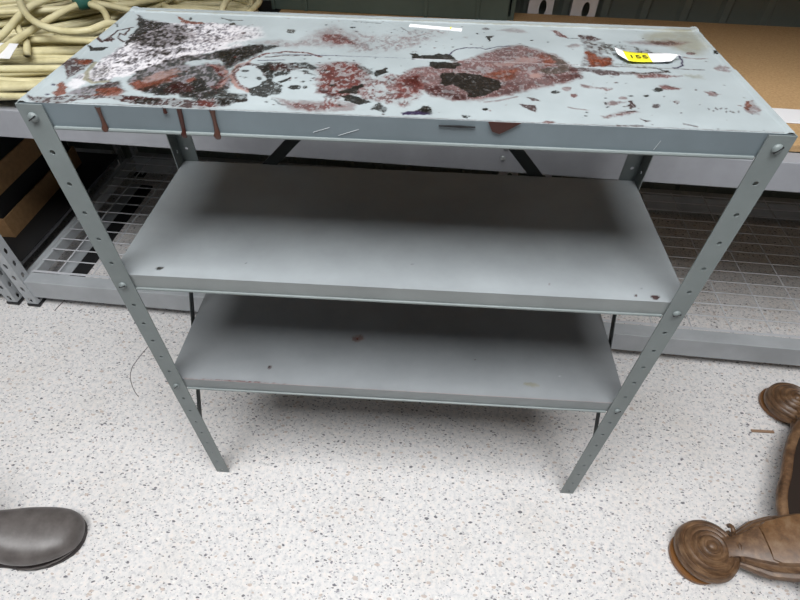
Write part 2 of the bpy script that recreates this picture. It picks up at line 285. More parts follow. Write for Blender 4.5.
STAINS_GLARE = """P|R|0.5|0.5|14|2946,2107 3095,2572 3361,2933 3603,2769 3879,2232 3637,2108 3285,2074
P|R|0.85|0.35|6|3249,2445 3305,2593 3573,2584 3815,2226 3522,2197 3354,2282
P|R|0.5|0.8|12|3740,2783 4029,2594 4346,2625 4710,2881 5089,2920 5170,2780 4931,2577 4730,2249 4436,2024 4092,1926 3787,1961 3730,2217
P|R|0.6|0.5|6|4429,2562 4614,2581 4620,2441 4490,2429
P|R|0.45|0.6|8|2293,2143 2650,2281 2977,2210 2993,2000 2763,2003
P|R|0.8|0.6|5|3411,1321 3708,1582 3955,1547 4061,593 3857,479 3555,596
P|R|0.8|0.6|5|3372,1433 3640,1576 3934,1545 4106,1274 4155,1007 4080,644 3832,524 3523,545
P|R|0.8|0.75|5|4064,792 4178,1009 4390,1245 4582,1153 4764,1224 4863,967 4786,562 4627,270 4496,349 4144,457 4064,593
P|M|0.6|0.6|3|4337,1024 4465,1169 4495,1065 4369,896
P|R|0.9|0.4|4|4606,1128 4718,1220 4815,1067 4774,933 4638,946
P|R|0.82|0.35|6|4657,1406 4987,1552 5476,1837 5738,2113 6062,2375 6273,2429 6508,2253 6725,2081 6855,1758 6969,1397 6810,1220 6585,1094 6246,910 5918,732 5515,543 5213,525 4953,621 4839,783 4690,622 4522,511 4485,1113
P|P|0.55|0.4|6|5708,1620 5957,1732 6225,1971 6417,1927 6349,1769 5996,1618
P|P|0.8|0.3|3|6241,1358 6378,1426 6438,1348 6359,1275 6256,1288
P|O|0.75|0.4|5|6484,2121 6678,2077 6681,1771 6473,1663
P|O|0.8|0.4|6|5588,1270 5907,1495 6173,1548 6050,1258 5876,1108 5837,1184 5633,1246
P|M|0.6|0.4|5|6408,1345 6718,1402 6913,1448 6968,1370 6782,1228 6548,1196
P|M|0.45|0.4|6|5874,1082 6333,1124 6005,789 5690,687 5791,869
P|M|0.85|0.55|4|4858,911 5083,906 5390,685 5430,568 5213,549 4908,666
P|M|0.65|0.4|5|4579,1069 4736,1191 4822,986 4729,748 4590,861
P|B|0.8|0.2|2|6587,2144 6701,2066 6779,1931 6855,1728 6854,1543 6727,1458 6532,1401 6402,1484 6437,1573 6663,1652 6675,1891 6623,2040
P|K|0.97|0.08|1|5083,1305 5340,1329 5596,1298 5816,1129 5839,924 5653,699 5431,607 5388,758 5219,970 5106,883 5056,1059
P|K|0.97|0.1|1|4609,1940 4707,1981 4784,1907 5157,1993 5279,1818 5302,1730 4690,1762
P|K|0.97|0.1|1|4889,1661 5301,1688 5340,1585 5249,1450 4988,1454 4915,1545
L|V|0.9|1.6|0|5182,1964 5285,2166 5440,2247 5645,2267 5718,2208 5905,2339 6088,2377
P|K|0.95|0|0.6|5774,2727 5870,2766 5864,2679 5809,2645 5771,2447 5755,2584
P|V|0.9|0.3|1|4585,166 4708,207 4854,229 4980,152 4796,97 4589,101
P|K|0.95|0.3|1|4790,259 4851,354 4925,325 4970,164 4898,115 4814,173
P|K|0.9|0.15|1|5635,324 5623,298 5597,285 5573,293 5563,318 5575,344 5601,357 5626,349
P|K|0.9|0.2|1|5312,159 5414,129 5395,72 5330,97
P|R|0.4|0.5|5|5954,3002 6184,3139 6342,3079 6435,2939 6163,2912
P|M|0.9|0.2|1|6031,505 6125,490 6230,476 6235,431 6205,307 6122,367 6048,460
P|M|0.85|0.2|1|6158,681 6233,673 6320,591 6202,595
P|K|0.9|0.15|1|6583,875 6559,835 6514,815 6474,827 6462,865 6485,905 6531,926 6571,913
P|R|0.6|0.15|1|6751,981 6723,932 6672,908 6628,924 6615,969 6643,1018 6694,1042 6739,1027
P|R|0.8|0.15|1|6792,796 6769,753 6730,732 6697,746 6689,787 6711,830 6751,851 6784,837
P|R|0.7|0.4|2|6893,1149 7050,1085 7308,1032 7223,948 7061,1024 6906,1036
P|R|0.8|0.15|1|6409,71 6383,46 6326,31 6273,36 6253,58 6279,84 6336,99 6390,93
L|R|0.6|2|0|6630,457 6730,429 6852,408
P|R|0.85|0.2|1.5|6790,3064 6879,3073 6962,2919 7025,2781 6917,2799 6832,2942
L|K|0.9|1.3|0|6993,2778 7150,2772
P|M|0.85|0.35|2|7174,2904 7340,2935 7535,2782 7353,2728 7179,2782
P|R|0.5|0.5|3|6927,2459 7065,2589 7182,2518 6979,2384
P|K|0.9|0.15|1|6466,2633 6456,2613 6436,2603 6418,2609 6413,2628 6423,2649 6443,2659 6461,2653
P|K|0.8|0.15|1|6687,2586 6679,2566 6665,2556 6653,2563 6650,2582 6658,2603 6673,2612 6685,2605
P|K|0.8|0.15|1|5641,320 5629,297 5602,286 5575,292 5566,314 5578,337 5605,348 5632,342
L|R|0.5|2.5|0|5615,514 5813,579 6018,692
P|M|0.7|0.65|3|7179,2868 7396,2890 7528,2760 7319,2634 7457,2545 7423,2148 7522,2033 7492,1848 7519,1703 7281,1710 7038,1687 7033,1925 7131,2184 7194,2254 7166,2654
P|O|0.95|0.25|3|7290,2104 7497,2030 7467,1845 7334,1732 7111,1694 7133,1874 7156,2251 7233,2323
P|B|0.75|0.85|3|7464,2580 7737,2641 8012,2498 8312,2298 8273,2167 7642,2233 7551,2161 7400,2274
P|M|0.6|0.6|4|7985,2396 8302,2265 8426,2182 8036,2207
P|B|0.7|0.8|3|7487,1877 7794,1847 8074,1814 7999,1719 7575,1737
P|Y|0.65|0.3|14|8208,3044 8777,3326 9019,3313 9044,2982 9017,2563 8807,2282 8591,2390 8497,2579 8201,2722
P|R|0.6|0.3|10|7888,2725 8210,2757 8626,2834 8820,2783 8603,2590 8248,2609 7920,2645
P|M|0.7|0.3|6|8260,2748 8619,2812 8576,2669 8309,2643
P|R|0.7|0.15|1|8787,2357 8750,2317 8687,2296 8633,2305 8621,2341 8657,2381 8722,2402 8775,2392
L|R|0.7|2|0|8554,2194 8716,2159 8884,2182
P|M|0.85|0.3|2|6845,1680 7032,1657 7471,1601 7482,1445 7223,1432 7055,1528 6821,1540
P|M|0.85|0.3|2|7467,1583 7771,1572 8174,1667 8181,1610 7879,1537 7465,1471
P|R|0.85|0.3|3|7682,1502 7954,1555 8318,1522 8058,1432 7720,1379
P|M|0.5|0.3|3|6814,1494 6952,1479 6997,1345 6844,1266 6776,1271
L|K|0.9|2|0|8048,1724 8125,1662 8181,1610
P|Y|0.5|0.3|6|8336,1580 8610,1560 8595,1449 8428,1434
P|K|0.95|0.15|1|7937,1063 7901,1010 7845,984 7801,1001 7795,1050 7830,1104 7887,1130 7931,1113
P|R|0.85|0.25|3|7934,1202 8031,1185 8211,1113 7993,1058 7931,1114
P|K|0.95|0.15|1|7705,868 7686,842 7653,829 7626,837 7620,860 7639,886 7672,899 7699,892
P|M|0.8|0.15|1|7763,598 7734,550 7692,527 7661,543 7659,588 7687,637 7730,660 7761,643
P|M|0.92|0.15|1.2|7336,537 7431,723 7461,716 7466,548 7380,477
P|R|0.7|0.4|2.5|7085,621 7172,676 7364,669 7216,586 7100,544
P|R|0.75|0.4|3|6980,274 7165,365 7416,453 7428,401 7232,296 7007,212
P|M|0.8|0.15|1|7436,433 7413,415 7366,404 7323,407 7308,421 7330,439 7378,450 7421,447
P|M|0.9|0.1|1|7424,256 7539,194 7464,162
P|K|0.9|0.15|1|7137,754 7129,740 7115,733 7104,737 7101,751 7110,765 7123,772 7135,767
P|K|0.9|0.15|1|7126,509 7116,492 7100,484 7086,490 7083,506 7093,523 7110,531 7124,525
P|R|0.6|0.15|1|7414,779 7390,746 7346,729 7308,739 7299,768 7323,801 7367,818 7405,809
P|K|0.8|0.15|1|7499,849 7486,834 7461,826 7438,830 7432,843 7445,858 7471,866 7493,863
L|V|0.85|2.2|0|8320,2159 8425,2258 8498,2252 8506,2096 8429,1877 8343,1792 8299,1806
P|K|0.5|0.15|1|7395,1221 7385,1205 7367,1197 7352,1202 7348,1217 7359,1233 7377,1240 7392,1236
L|M|0.7|2|0|7116,61 7418,67
P|K|0.7|0.15|1|7121,610 7110,583 7095,571 7085,581 7086,607 7097,635 7112,647 7122,637
P|R|0.6|0.4|3|8854,1858 8999,1960 9073,1849 9002,1698 8864,1719
P|R|0.7|0.3|2|8437,1073 8562,1069 8658,988 8514,935 8445,988
P|R|0.6|0.4|3|8866,803 8968,869 8979,765 8981,581 8852,481 8781,510 8778,609
P|O|0.9|0.2|2|8861,802 8948,848 8915,713 8823,590 8798,634
P|M|0.75|0.15|1|8449,603 8440,586 8430,578 8424,585 8427,601 8436,618 8447,626 8452,619
P|M|0.75|0.15|1|8459,572 8450,555 8440,547 8434,554 8437,570 8446,587 8457,594 8462,588
P|M|0.75|0.15|1|8509,594 8500,577 8490,570 8485,576 8487,592 8497,609 8507,617 8512,611
P|M|0.75|0.15|1|8564,599 8554,582 8544,575 8539,581 8542,597 8551,614 8562,622 8567,616
P|M|0.75|0.15|1|8547,521 8538,504 8528,497 8522,503 8525,519 8535,536 8545,543 8550,537
P|M|0.75|0.15|1|8593,538 8584,522 8574,514 8569,520 8572,536 8581,553 8591,561 8596,555
P|M|0.75|0.15|1|8623,519 8614,502 8604,495 8599,501 8602,517 8611,533 8622,541 8627,535
P|M|0.75|0.15|1|8690,533 8680,517 8670,509 8665,515 8668,531 8678,548 8688,556 8693,549
P|M|0.75|0.15|1|8274,680 8265,663 8255,655 8250,661 8252,678 8261,695 8272,703 8277,696
P|M|0.75|0.15|1|8343,571 8334,554 8324,546 8318,553 8321,569 8330,586 8340,593 8345,587
P|M|0.75|0.15|1|8380,529 8371,512 8361,505 8356,511 8359,527 8368,544 8378,551 8383,545
P|M|0.75|0.15|1|7978,724 7970,706 7960,699 7954,705 7956,722 7965,739 7975,747 7980,741
P|M|0.75|0.15|1|8007,679 7999,662 7989,655 7983,661 7986,678 7994,695 8004,703 8010,696
P|M|0.75|0.15|1|8460,295 8451,279 8441,272 8436,277 8439,293 8448,309 8458,316 8463,310
P|M|0.75|0.15|1|8381,1093 8372,1074 8361,1066 8355,1073 8358,1091 8368,1110 8378,1118 8384,1111
P|M|0.75|0.15|1|7903,871 7895,853 7885,845 7879,851 7881,869 7889,887 7899,895 7905,888
P|M|0.75|0.15|1|7970,426 7962,410 7952,402 7947,408 7949,424 7957,440 7967,448 7972,442
P|K|0.97|0.15|1|9149,2411 9112,2348 9068,2320 9042,2341 9050,2401 9087,2465 9131,2494 9157,2472
L|M|0.9|2.2|0|9179,1449 9198,1270 9189,1035
L|M|0.7|2|0|7914,151 7987,128 8042,112
P|K|0.8|0.15|1|9314,433 9286,388 9260,368 9250,385 9263,429 9291,474 9318,495 9328,477
P|K|0.8|0.15|1|9319,347 9299,321 9273,309 9257,318 9260,342 9280,368 9306,380 9323,372
P|R|0.3|0.15|1|8045,730 8021,694 7986,678 7959,689 7956,722 7980,758 8015,775 8042,763
P|C|0.95|0.78|4|191,3119 368,2896 833,2773 1404,2886 1814,2813 2004,2719 2084,2328 1950,1976 1742,1668 1444,1456 1225,1201 1032,868 806,751 578,945 472,1275 498,1769 480,2168 462,2599
P|C|0.75|0.9|8|1696,2839 2270,2746 2418,2362 2031,2050 1870,1903
P|C|0.9|0.32|6|255,2964 841,2751 1146,2668 1342,2254 1281,1910 1046,1790 715,1855 522,2069 494,2454
P|C|0.9|0.42|6|617,1845 961,1750 1324,1722 1373,1449 1108,1502 937,1378 868,1254
P|K|0.93|0.3|2|186,3119 307,3010 478,2829 868,2754 700,2548 604,2250 588,1974 529,1785 455,2166 422,2595
P|C|0.9|0.98|4|1319,1596 1781,1862 2223,2102 2190,2032 1829,1708 1590,1530 1236,1174 1032,868 927,789 1099,1218
P|M|0.4|0.8|4|1093,2663 1502,2411 1904,2310 2053,2539 2332,2495 2012,2115 1410,2056
P|C|0.9|0.7|3|505,750 432,1098 479,1305 608,1288 789,964 848,703 693,596 558,666
P|B|0.6|0.7|3|513,830 503,1048 589,1170 732,959 726,770 617,708
P|C|0.8|0.9|4|352,555 358,816 418,930 579,575 553,423 447,414
L|Y|0.8|4|0|403,1210 429,931 525,699 664,609 822,659
P|M|0.9|0.45|2|-17,1112 42,1304 274,1327 386,1220 329,921 304,784 285,651 199,855
P|O|0.9|0.3|2|119,1270 307,1300 354,1136 217,1123
P|O|0.9|0.3|2|223,543 279,609 445,365 501,264 386,192 271,310 321,378
P|C|0.9|0.25|3|478,224 508,380 752,566 947,686 1086,521 1159,405 1025,311 773,288
P|M|0.85|0.5|2|743,490 838,625 958,661 979,511 819,423
P|M|0.85|0.6|2|21,183 253,157 619,246 890,318 1209,289 1605,278 1684,183 1407,76 1020,226 649,100 425,-42 153,65
P|K|0.95|0.1|1|40,1724 193,1707 325,1733 332,1625 154,1577
L|M|0.9|3.5|0|-39,2256 37,2055 147,1958
L|M|0.9|2.5|0|190,1989 169,2207 186,2408 355,2550
P|M|0.95|0.1|1|160,1986 131,2203 226,2129 300,1946
L|M|0.9|2.5|0|318,2510 366,2240 260,2301 315,2117 443,1973 494,2066
P|V|0.8|0.15|1|221,507 221,490 204,481 179,486 161,502 161,520 179,529 204,524
P|V|0.8|0.15|1|279,249 282,232 271,224 253,230 238,245 235,262 246,270 265,264
L|K|0.8|1.5|0|30,2668 114,2548
P|C|0.92|0.27|3|2457,2092 2064,1935 1800,1643 1528,1567 1288,1352 1073,991 1059,722 1155,577 1322,444 1560,345 1829,383 1925,297 2182,306 2416,543 2386,844 2223,1210 2347,1453 2549,1715
P|K|0.8|0.5|4|2473,2027 2076,1891 1857,1617 2174,1378 2339,1482 2534,1776
P|0|0.9|0.3|3|1589,1322 1814,1444 2012,1433 2167,1319 1868,1279 1701,1206
P|O|0.85|0.35|4|1123,625 1180,733 1342,671 1564,928 1663,910 1477,557 1384,401 1213,493
P|P|0.7|0.4|5|1224,737 1367,1018 1565,1120 1632,999 1473,802 1308,642
P|K|0.85|0.3|3|1281,489 1502,609 1683,728 1797,536 1796,414 1560,345 1393,378
P|O|0.8|0.3|3|1786,779 1857,885 1931,813 1876,694
P|R|0.8|0.5|3|1855,1318 2047,1319 2254,1101 2342,737 2286,531 2185,571 2229,909 2055,1138
P|P|0.8|0.6|2|1934,1297 2137,1259 2295,1023 2344,635 2240,537 2285,835 2178,1122
P|K|0.9|0.3|3|1876,694 1941,909 2122,666 2117,506 2005,447
P|0|0.9|0.2|2|2366,563 2438,619 2597,525 2502,472
P|M|0.9|0.55|2|1145,293 1406,293 1804,272 2079,227 2428,351 2710,306 2491,136 2182,46 1767,86 1360,95 1212,141
P|K|0.9|0.5|2|1345,231 1658,259 1701,148 1447,89
P|K|0.85|0.4|2|2259,336 2696,319 2453,191 2405,142
P|O|0.9|0.2|1|813,3119 928,3050 1069,2906 1292,2890 1375,2806 1076,2790 953,2941
P|K|0.9|0.15|1|1110,3005 1120,2956 1110,2934 1085,2952 1062,3000 1052,3050 1062,3072 1087,3054
L|K|0.8|2|0|1562,3100 1699,3019 1923,3018
P|K|0.8|0.15|1|1857,2855 1853,2812 1820,2790 1777,2804 1750,2844 1753,2888 1786,2910 1829,2896
P|M|0.7|0.15|1|2114,2502 2112,2466 2091,2449 2061,2461 2041,2494 2042,2530 2064,2547 2094,2535
P|K|0.9|0.45|3|1950,1732 2318,2045 2619,2075 2742,2040 2627,1931 2456,1706 2279,1446 2265,1158 2060,1367
P|0|0.95|0.15|2|2364,1056 2380,1253 2505,1322 2679,1196 2754,984 2721,746 2596,709 2444,850
L|R|0.8|5|0|2455,1375 2345,1250 2341,973 2486,699 2665,575
L|P|0.8|3|0|2445,1462 2314,1275 2318,971 2489,649 2666,526
L|M|0.7|4|0|2463,1347 2587,1330 2709,1171 2775,1013
P|K|0.85|0.15|1|2524,1137 2514,1105 2472,1088 2423,1097 2396,1125 2407,1158 2449,1175 2498,1166
P|K|0.85|0.15|1|2746,930 2744,896 2722,880 2693,892 2674,923 2677,957 2699,974 2728,962
P|B|0.6|0.15|1|2549,938 2544,915 2521,904 2493,911 2477,932 2481,955 2504,966 2532,960
P|K|0.93|0.3|2|2594,1302 2730,1384 2882,1050 2903,839 3062,751 3078,553 2918,395 2736,426 2633,612 2788,752 2788,987
P|K|0.85|0.5|2|2304,484 2657,477 2698,282 2546,177 2407,142
P|R|0.7|0.6|3|2695,1427 3000,1351 2945,1165 2801,1180
P|K|0.93|0.3|1.5|2865,1103 3047,1242 3094,1152 3037,1064 2909,1015
P|K|0.95|0.1|1|2976,836 3097,1000 3116,938 3025,799
P|K|0.95|0.15|1|3298,707 3283,656 3228,631 3165,645 3131,692 3145,743 3200,769 3264,754
P|K|0.95|0.15|1|3374,729 3370,704 3352,692 3330,700 3317,724 3321,749 3339,761 3361,753
P|K|0.8|0.15|1|3315,877 3312,859 3298,850 3281,856 3271,873 3274,892 3288,901 3305,895
P|K|0.8|0.15|1|2978,279 2975,263 2962,255 2946,260 2936,275 2938,292 2951,300 2968,295
P|K|0.8|0.15|1|3407,912 3404,897 3393,890 3379,894 3371,908 3374,924 3385,931 3399,926
P|K|0.9|0.45|2|2991,1455 3190,1486 3409,1333 3356,1232 3063,1277
P|K|0.85|0.5|2|3170,1214 3286,1225 3411,1045 3306,1116
P|B|0.9|0.2|1.5|2690,2714 2841,2707 2832,2545 2733,2571
L|R|0.85|3|0|2437,1491 2601,1720 2871,1853 3175,1838 3386,1691
L|M|0.8|2|0|2627,1612 2954,1692 3248,1708
L|V|0.8|1.5|0|2560,1485 2916,1525
P|R|0.7|0.5|4|3179,288 3377,259 3664,322 3971,257 3727,191 3533,99 3335,148
L|R|0.7|2|0|3653,461 3688,143
L|R|0.7|2|0|3717,429 3724,182
L|R|0.7|2|0|3788,473 3763,230
P|M|0.75|0.4|2|3508,741 3608,675 3850,526 3822,419 3689,440 3584,550
P|K|0.85|0.15|1|3726,812 3716,786 3683,772 3647,779 3629,803 3639,829 3672,843 3708,835
P|K|0.9|0.15|1|3665,485 3660,465 3643,455 3624,462 3613,481 3617,502 3634,511 3654,505
L|K|0.6|1.5|0|3013,357 3138,229 3182,224
P|K|0.85|0.5|2|1551,3059 1726,3037 1955,3021 1743,2976
P|B|0.8|0.15|1|1861,2856 1857,2812 1824,2791 1781,2804 1753,2845 1757,2889 1790,2910 1833,2897
P|R|0.5|0.5|4|3003,403 3277,333 3572,360 3866,409 4050,310 4026,151 3703,79 3280,108
P|O|0.85|0.4|3|766,443 1022,515 1159,405 1125,282 863,282
P|R|0.8|0.6|3|2098,298 2301,340 2387,96 2185,100
P|M|0.85|0.5|3|1621,774 1937,649 2023,458 1826,392 1618,422
P|K|0.85|0.45|3|2601,1418 2837,1441 3073,1347 3124,1210 2899,1161 2832,1045 2702,1199
P|M|0.7|0.55|3|2732,1372 3003,1456 3224,1304 3060,1176 2830,1155
P|K|0.85|0.35|3|1831,441 2130,468 2257,627 2359,738 2430,495 2627,416 2343,344 2079,227
P|K|0.7|0.5|4|2284,1159 2339,1393 2361,1056 2403,742
P|K|0.97|0.1|1|4190,1128 4216,1312 4332,1396 4346,1268 4238,1111
P|K|0.97|0.1|1|3782,617 3931,780 4052,903 4088,819 3997,602 3848,564
P|K|0.97|0.1|1|3829,514 3958,560 4141,481 4215,393 4075,298 3892,402
P|K|0.95|0.35|1|4228,213 4322,389 4439,200 4406,131 4297,188
P|V|0.95|0.3|1|4583,134 4797,218 4923,207 4966,124 4586,82
P|K|0.95|0.4|1|4797,218 4857,358 4920,350 4965,211 4882,160
P|K|0.85|0.15|1|3738,2895 3729,2868 3699,2854 3667,2861 3652,2886 3661,2914 3690,2928 3722,2921
L|K|0.7|1.6|0|3668,3159 3866,3140 4106,3110
P|M|0.8|0.15|1|3800,2737 3794,2721 3776,2713 3756,2717 3746,2732 3752,2748 3771,2757 3790,2752
P|K|0.8|0.15|1|3736,813 3727,787 3697,773 3664,781 3647,805 3657,831 3687,844 3720,836
P|K|0.85|0.15|1|3556,1250 3546,1226 3515,1213 3481,1220 3463,1242 3473,1266 3504,1279 3539,1273
P|K|0.7|0.5|2|3870,1480 3992,1462 4232,1175 4117,1164
L|M|0.7|1.2|0|4433,2966 4578,2779
P|R|0.5|0.5|3|5386,2653 5481,2698 5465,2611
P|K|0.8|0.15|1|5649,2831 5642,2804 5626,2792 5611,2801 5606,2826 5613,2853 5629,2865 5644,2856
P|M|0.6|0.15|1|5815,3041 5798,3002 5762,2983 5729,2995 5716,3031 5733,3070 5769,3089 5803,3077
P|K|0.8|0.15|1|6468,2634 6459,2613 6441,2603 6425,2610 6421,2629 6430,2650 6448,2660 6464,2653
P|B|0.6|0.85|3|7228,2625 7502,2687 7694,2501 7621,2296 7389,2273 7300,2462"""
COL = {'K': (.012, .011, .009), 'M': (.038, .009, .008), 'R': (.105, .024, .019), 'W': (.62, .60, .62), 'O': (.125, .030, .012),
       'P': (.30, .19, .17), 'Y': (.20, .185, .12), 'B': (.050, .044, .036), 'V': (.030, .020, .055), '0': (.335, .378, .392)}
TOP = (.335, .378, .392)
rng = np.random.RandomState(3)
def vnoise(x, y, sx, sy, seed):
    r = np.random.RandomState(seed); G = r.rand(400, 400)
    u = x / sx + 50; v = y / sy + 50; i = np.floor(u).astype(int); j = np.floor(v).astype(int); fu = u - i; fv = v - j
    fu = fu * fu * (3 - 2 * fu); fv = fv * fv * (3 - 2 * fv); i %= 399; j %= 399
    return (G[i, j] * (1 - fu) + G[i + 1, j] * fu) * (1 - fv) + (G[i, j + 1] * (1 - fu) + G[i + 1, j + 1] * fu) * fv
def fbm(x, y, s, seed, asp=1.0, oc=4):
    t = 0; a = .5; tot = 0
    for k in range(oc):
        t = t + a * vnoise(x, y, s * asp, s, seed + k); tot += a; a *= .6; s *= .5
    return t / tot
def sdist(px, py, pts, closed):
    """signed distance, inside negative (closed) or plain distance (open)"""
    d = np.full(px.shape, 1e9); ins = np.zeros(px.shape, bool); n = len(pts)
    for i in range(n if closed else n - 1):
        ax, ay = pts[i]; bx, by = pts[(i + 1) % n]
        ex, ey = bx - ax, by - ay; L2 = ex * ex + ey * ey + 1e-9
        t = np.clip(((px - ax) * ex + (py - ay) * ey) / L2, 0, 1)
        d = np.minimum(d, np.hypot(px - ax - t * ex, py - ay - t * ey))
        if closed:
            c = (ay > py) != (by > py)
            xi = ax + (py - ay) * ex / (ey if abs(ey) > 1e-9 else 1e-9)
            ins ^= c & (px < xi)
    return np.where(ins, -d, d) if closed else d
def paint(x, y, base, spec, warp=1.0):
    """x, y in mm on the shelf; returns rgba"""
    n_ = x.size; col = np.empty((n_, 3)); col[:] = base; al = np.zeros(n_)
    wx = x + (fbm(x, y, 9, 11) - .5) * 11 * warp; wy = y + (fbm(x, y, 9, 21) - .5) * 9 * warp
    fine = fbm(x, y, 4.6, 31, .75, 3); fine2 = fbm(x, y, 8.5, 41, .9, 4); fine3 = fbm(x, y, 5.5, 61, .5, 3); med = fbm(x, y, 16, 51, 2.5, 4)
    for ln in spec.strip().split('\n'):
        k, c, a, p1, p2, ps = ln.split('|'); a = float(a); p1 = float(p1); p2 = float(p2)
        pts = [tuple(int(q) / 10 for q in s.split(',')) for s in ps.split()]
        xs = [p[0] for p in pts]; ys = [p[1] for p in pts]; mg = 25
        I = np.where((x > min(xs) - mg) & (x < max(xs) + mg) & (y > min(ys) - mg) & (y < max(ys) + mg))[0]
        if not I.size: continue
        small = max(max(xs) - min(xs), max(ys) - min(ys)) < 22
        X, Y = (x[I] * .6 + wx[I] * .4, y[I] * .6 + wy[I] * .4) if (small or k == 'L') else (wx[I], wy[I])
        if k == 'P':
            d = sdist(X, Y, pts, True); d = d + (fine[I] - .5) * min(6, 2 + p2)
            s = max(.7, p2); mk = np.clip(.5 - d / (1.6 * s), 0, 1); mk = mk * mk * (3 - 2 * mk)
            if p1 > .05:
                sp = fine2[I] * .6 + fine[I] * .4
                th = .30 + .22 * p1
                tex = np.clip((sp - th) / .09, 0, 1)
                mk = mk * (1 - p1 + p1 * tex)
        else:
            d = sdist(X, Y, pts, False) - p1 * .75 * (.5 + fine[I])
            mk = np.clip(.5 - d / 1.2, 0, 1)
        mk = mk * a
        cc = np.array(COL.get(c, (0, 0, 0))); v = (.65 + .7 * med[I])[:, None]
        if c in 'KB': cc = cc + (np.clip((fine[I] - .68) / .1, 0, 1) * .06)[:, None]
        if c in 'RMOB': v = v * (.45 + 1.1 * fine3[I])[:, None]
        if c in 'RMP': mk = mk * (1 - (.32 if p1 < .4 else .6) * np.clip((fine3[I] - .60) / .12, 0, 1))
        if c == 'C':   # flaking crust with glare painted in as pale flecks: black, brown-grey, lilac grey and white flecks, p1 = how much of it is pale
            n_c = .5 + (fine3[I] * .42 + fine2[I] * .33 + med[I] * .25 - .5) * 1.15 + (p1 - .5) * .30
            st = np.array([(.010, .009, .008), (.040, .034, .028), (.16, .145, .16), (.34, .33, .36), (.60, .58, .60)]); q = np.clip((n_c - .34) / .30, 0, .999) * 4; q = np.minimum(q, 2.1) if p1 < .35 else q
            i0 = q.astype(int); f0 = (q - i0)[:, None]; cc = st[i0] * (1 - f0) + st[i0 + 1] * f0; v = 1.0; mk = a * np.clip(.5 - d / (1.6 * max(.7, p2)), 0, 1)
        if c == 'W': mk = mk * (.35 + .65 * np.clip((fine2[I] * .5 + fine3[I] * .5 - .36) / .14, 0, 1))
        if c in 'BK' and p1 > .12: mk = mk * (1 - .7 * np.clip((fine3[I] - .66) / .08, 0, 1))
        if c in 'W0C': v = 1.0
        col[I] = col[I] * (1 - mk[:, None]) + cc * v * mk[:, None]
        al[I] = al[I] * (1 - mk) + mk * (0 if c == '0' else .5 if c in 'PYWC' else 1)
    return col, al
def pan(name, zt, spec, base, step, lip, seam=False, lipcol=STEEL):
    e = .0025
    x0, x1, y0, y1 = e, W - e, e, D - e
    nx = int((x1 - x0) / step); ny = int((y1 - y0) / step)
    gx = np.linspace(x0, x1, nx); gy = np.linspace(y0, y1, ny)
    X, Y = np.meshgrid(gx, gy); X = X.ravel(); Y = Y.ravel()
    Zz = np.full(X.shape, zt)
    if seam:   # raised side folds, rear fold and the lapped joint along the middle
        Zz += np.clip((X - .013) / -.004, 0, 1) * -.0 + np.clip((.012 - X) / .003, 0, 1) * .0016 + np.clip((X - (W - .012)) / .003, 0, 1) * .0016
        Zz += np.clip((Y - (D - .018)) / .003, 0, 1) * .002
        Zz += np.clip((Y - .176) / .0015, 0, 1) * -.0012
    co = np.stack([X, Y, Zz], 1)
    idx = np.arange(nx * ny).reshape(ny, nx)
    f = np.stack([idx[:-1, :-1].ravel(), idx[:-1, 1:].ravel(), idx[1:, 1:].ravel(), idx[1:, :-1].ravel()], 1)
    verts = co.tolist(); faces = f.tolist()
    # folded lips on the four sides
    def lipv(loop, ox, oy):
        base_i = len(verts)
        prof = [(.0, 0), (0, -lip), (.010, -lip)]; K3 = 3
        for i in loop:
            x, y, z = verts[i]
            for (inn, dz) in prof:
                verts.append([x + ox * inn, y + oy * inn, zt + dz])
        for k in range(len(loop) - 1):
            p = base_i + 3 * k
            faces.append([p, p + 3, p + 4, p + 1]); faces.append([p + 1, p + 4, p + 5, p + 2])
    front = idx[0, ::8].tolist() + ([idx[0, -1]] if (nx - 1) % 8 else []); back = idx[-1, ::8].tolist() + ([idx[-1, -1]] if (nx - 1) % 8 else [])
    # use full-resolution loops so that the sheet stays joined
    lipv(idx[0, :].tolist(), 0, 1); lipv(idx[-1, :].tolist(), 0, -1)
    lipv(idx[:, 0].tolist(), 1, 0); lipv(idx[:, -1].tolist(), -1, 0)
    me = bpy.data.meshes.new(name); me.from_pydata(verts, [], faces); me.update()
    col, al = paint(X * 1000, Y * 1000, base, spec)
    n_ = len(verts); c = np.zeros((n_, 4), np.float32); c[:] = (*lipcol, 0)
    c[:nx * ny, :3] = col; c[:nx * ny, 3] = al
    ca = me.color_attributes.new('paint', 'FLOAT_COLOR', 'POINT'); ca.data.foreach_set('color', c.ravel())
    me.materials.append(m_pan)
    o = bpy.data.objects.new(name, me); C.objects.link(o); o.parent = unit
    return o
def extra_specks():
    r = random.Random(5); out = []
    for _ in range(260):
        x = r.uniform(150, 900) if r.random() < .6 else r.uniform(300, 600); y = r.uniform(8, 320); s = r.uniform(.5, 1.6)
        k = r.choice('KMMR')
        out.append('P|%s|.8|.1|.7|' % k + ' '.join('%d,%d' % ((x + s * 1.5 * math.cos(t)) * 10, (y + s * math.sin(t)) * 10) for t in (0, 1.2, 2.4, 3.6, 4.8)))
    return '\n'.join(out)
SEAMLINES = """L|V|.8|1.3|0|2700,1720 3900,1755 5190,1775
L|W|.8|1.1|0|4700,1745 5300,1760 6300,1755 7000,1740
L|M|.8|1.4|0|6300,1765 7300,1745 8700,1740
L|M|.5|1.4|0|150,60 2000,45 5000,40 7600,45 9000,50
L|Y|.5|2|0|300,3260 3000,3260 6000,3250 9000,3250
L|V|.35|1.2|0|400,3330 3000,3340 6000,3330"""
top = pan('shelf', Z[0], STAINS_GLARE + '\n' + extra_specks() + '\n' + SEAMLINES, TOP, .0011, .031, True, (.15, .185, .205))
top['label'] = 'top shelf covered in red-brown and black stains and a whitish crust with painted glare'
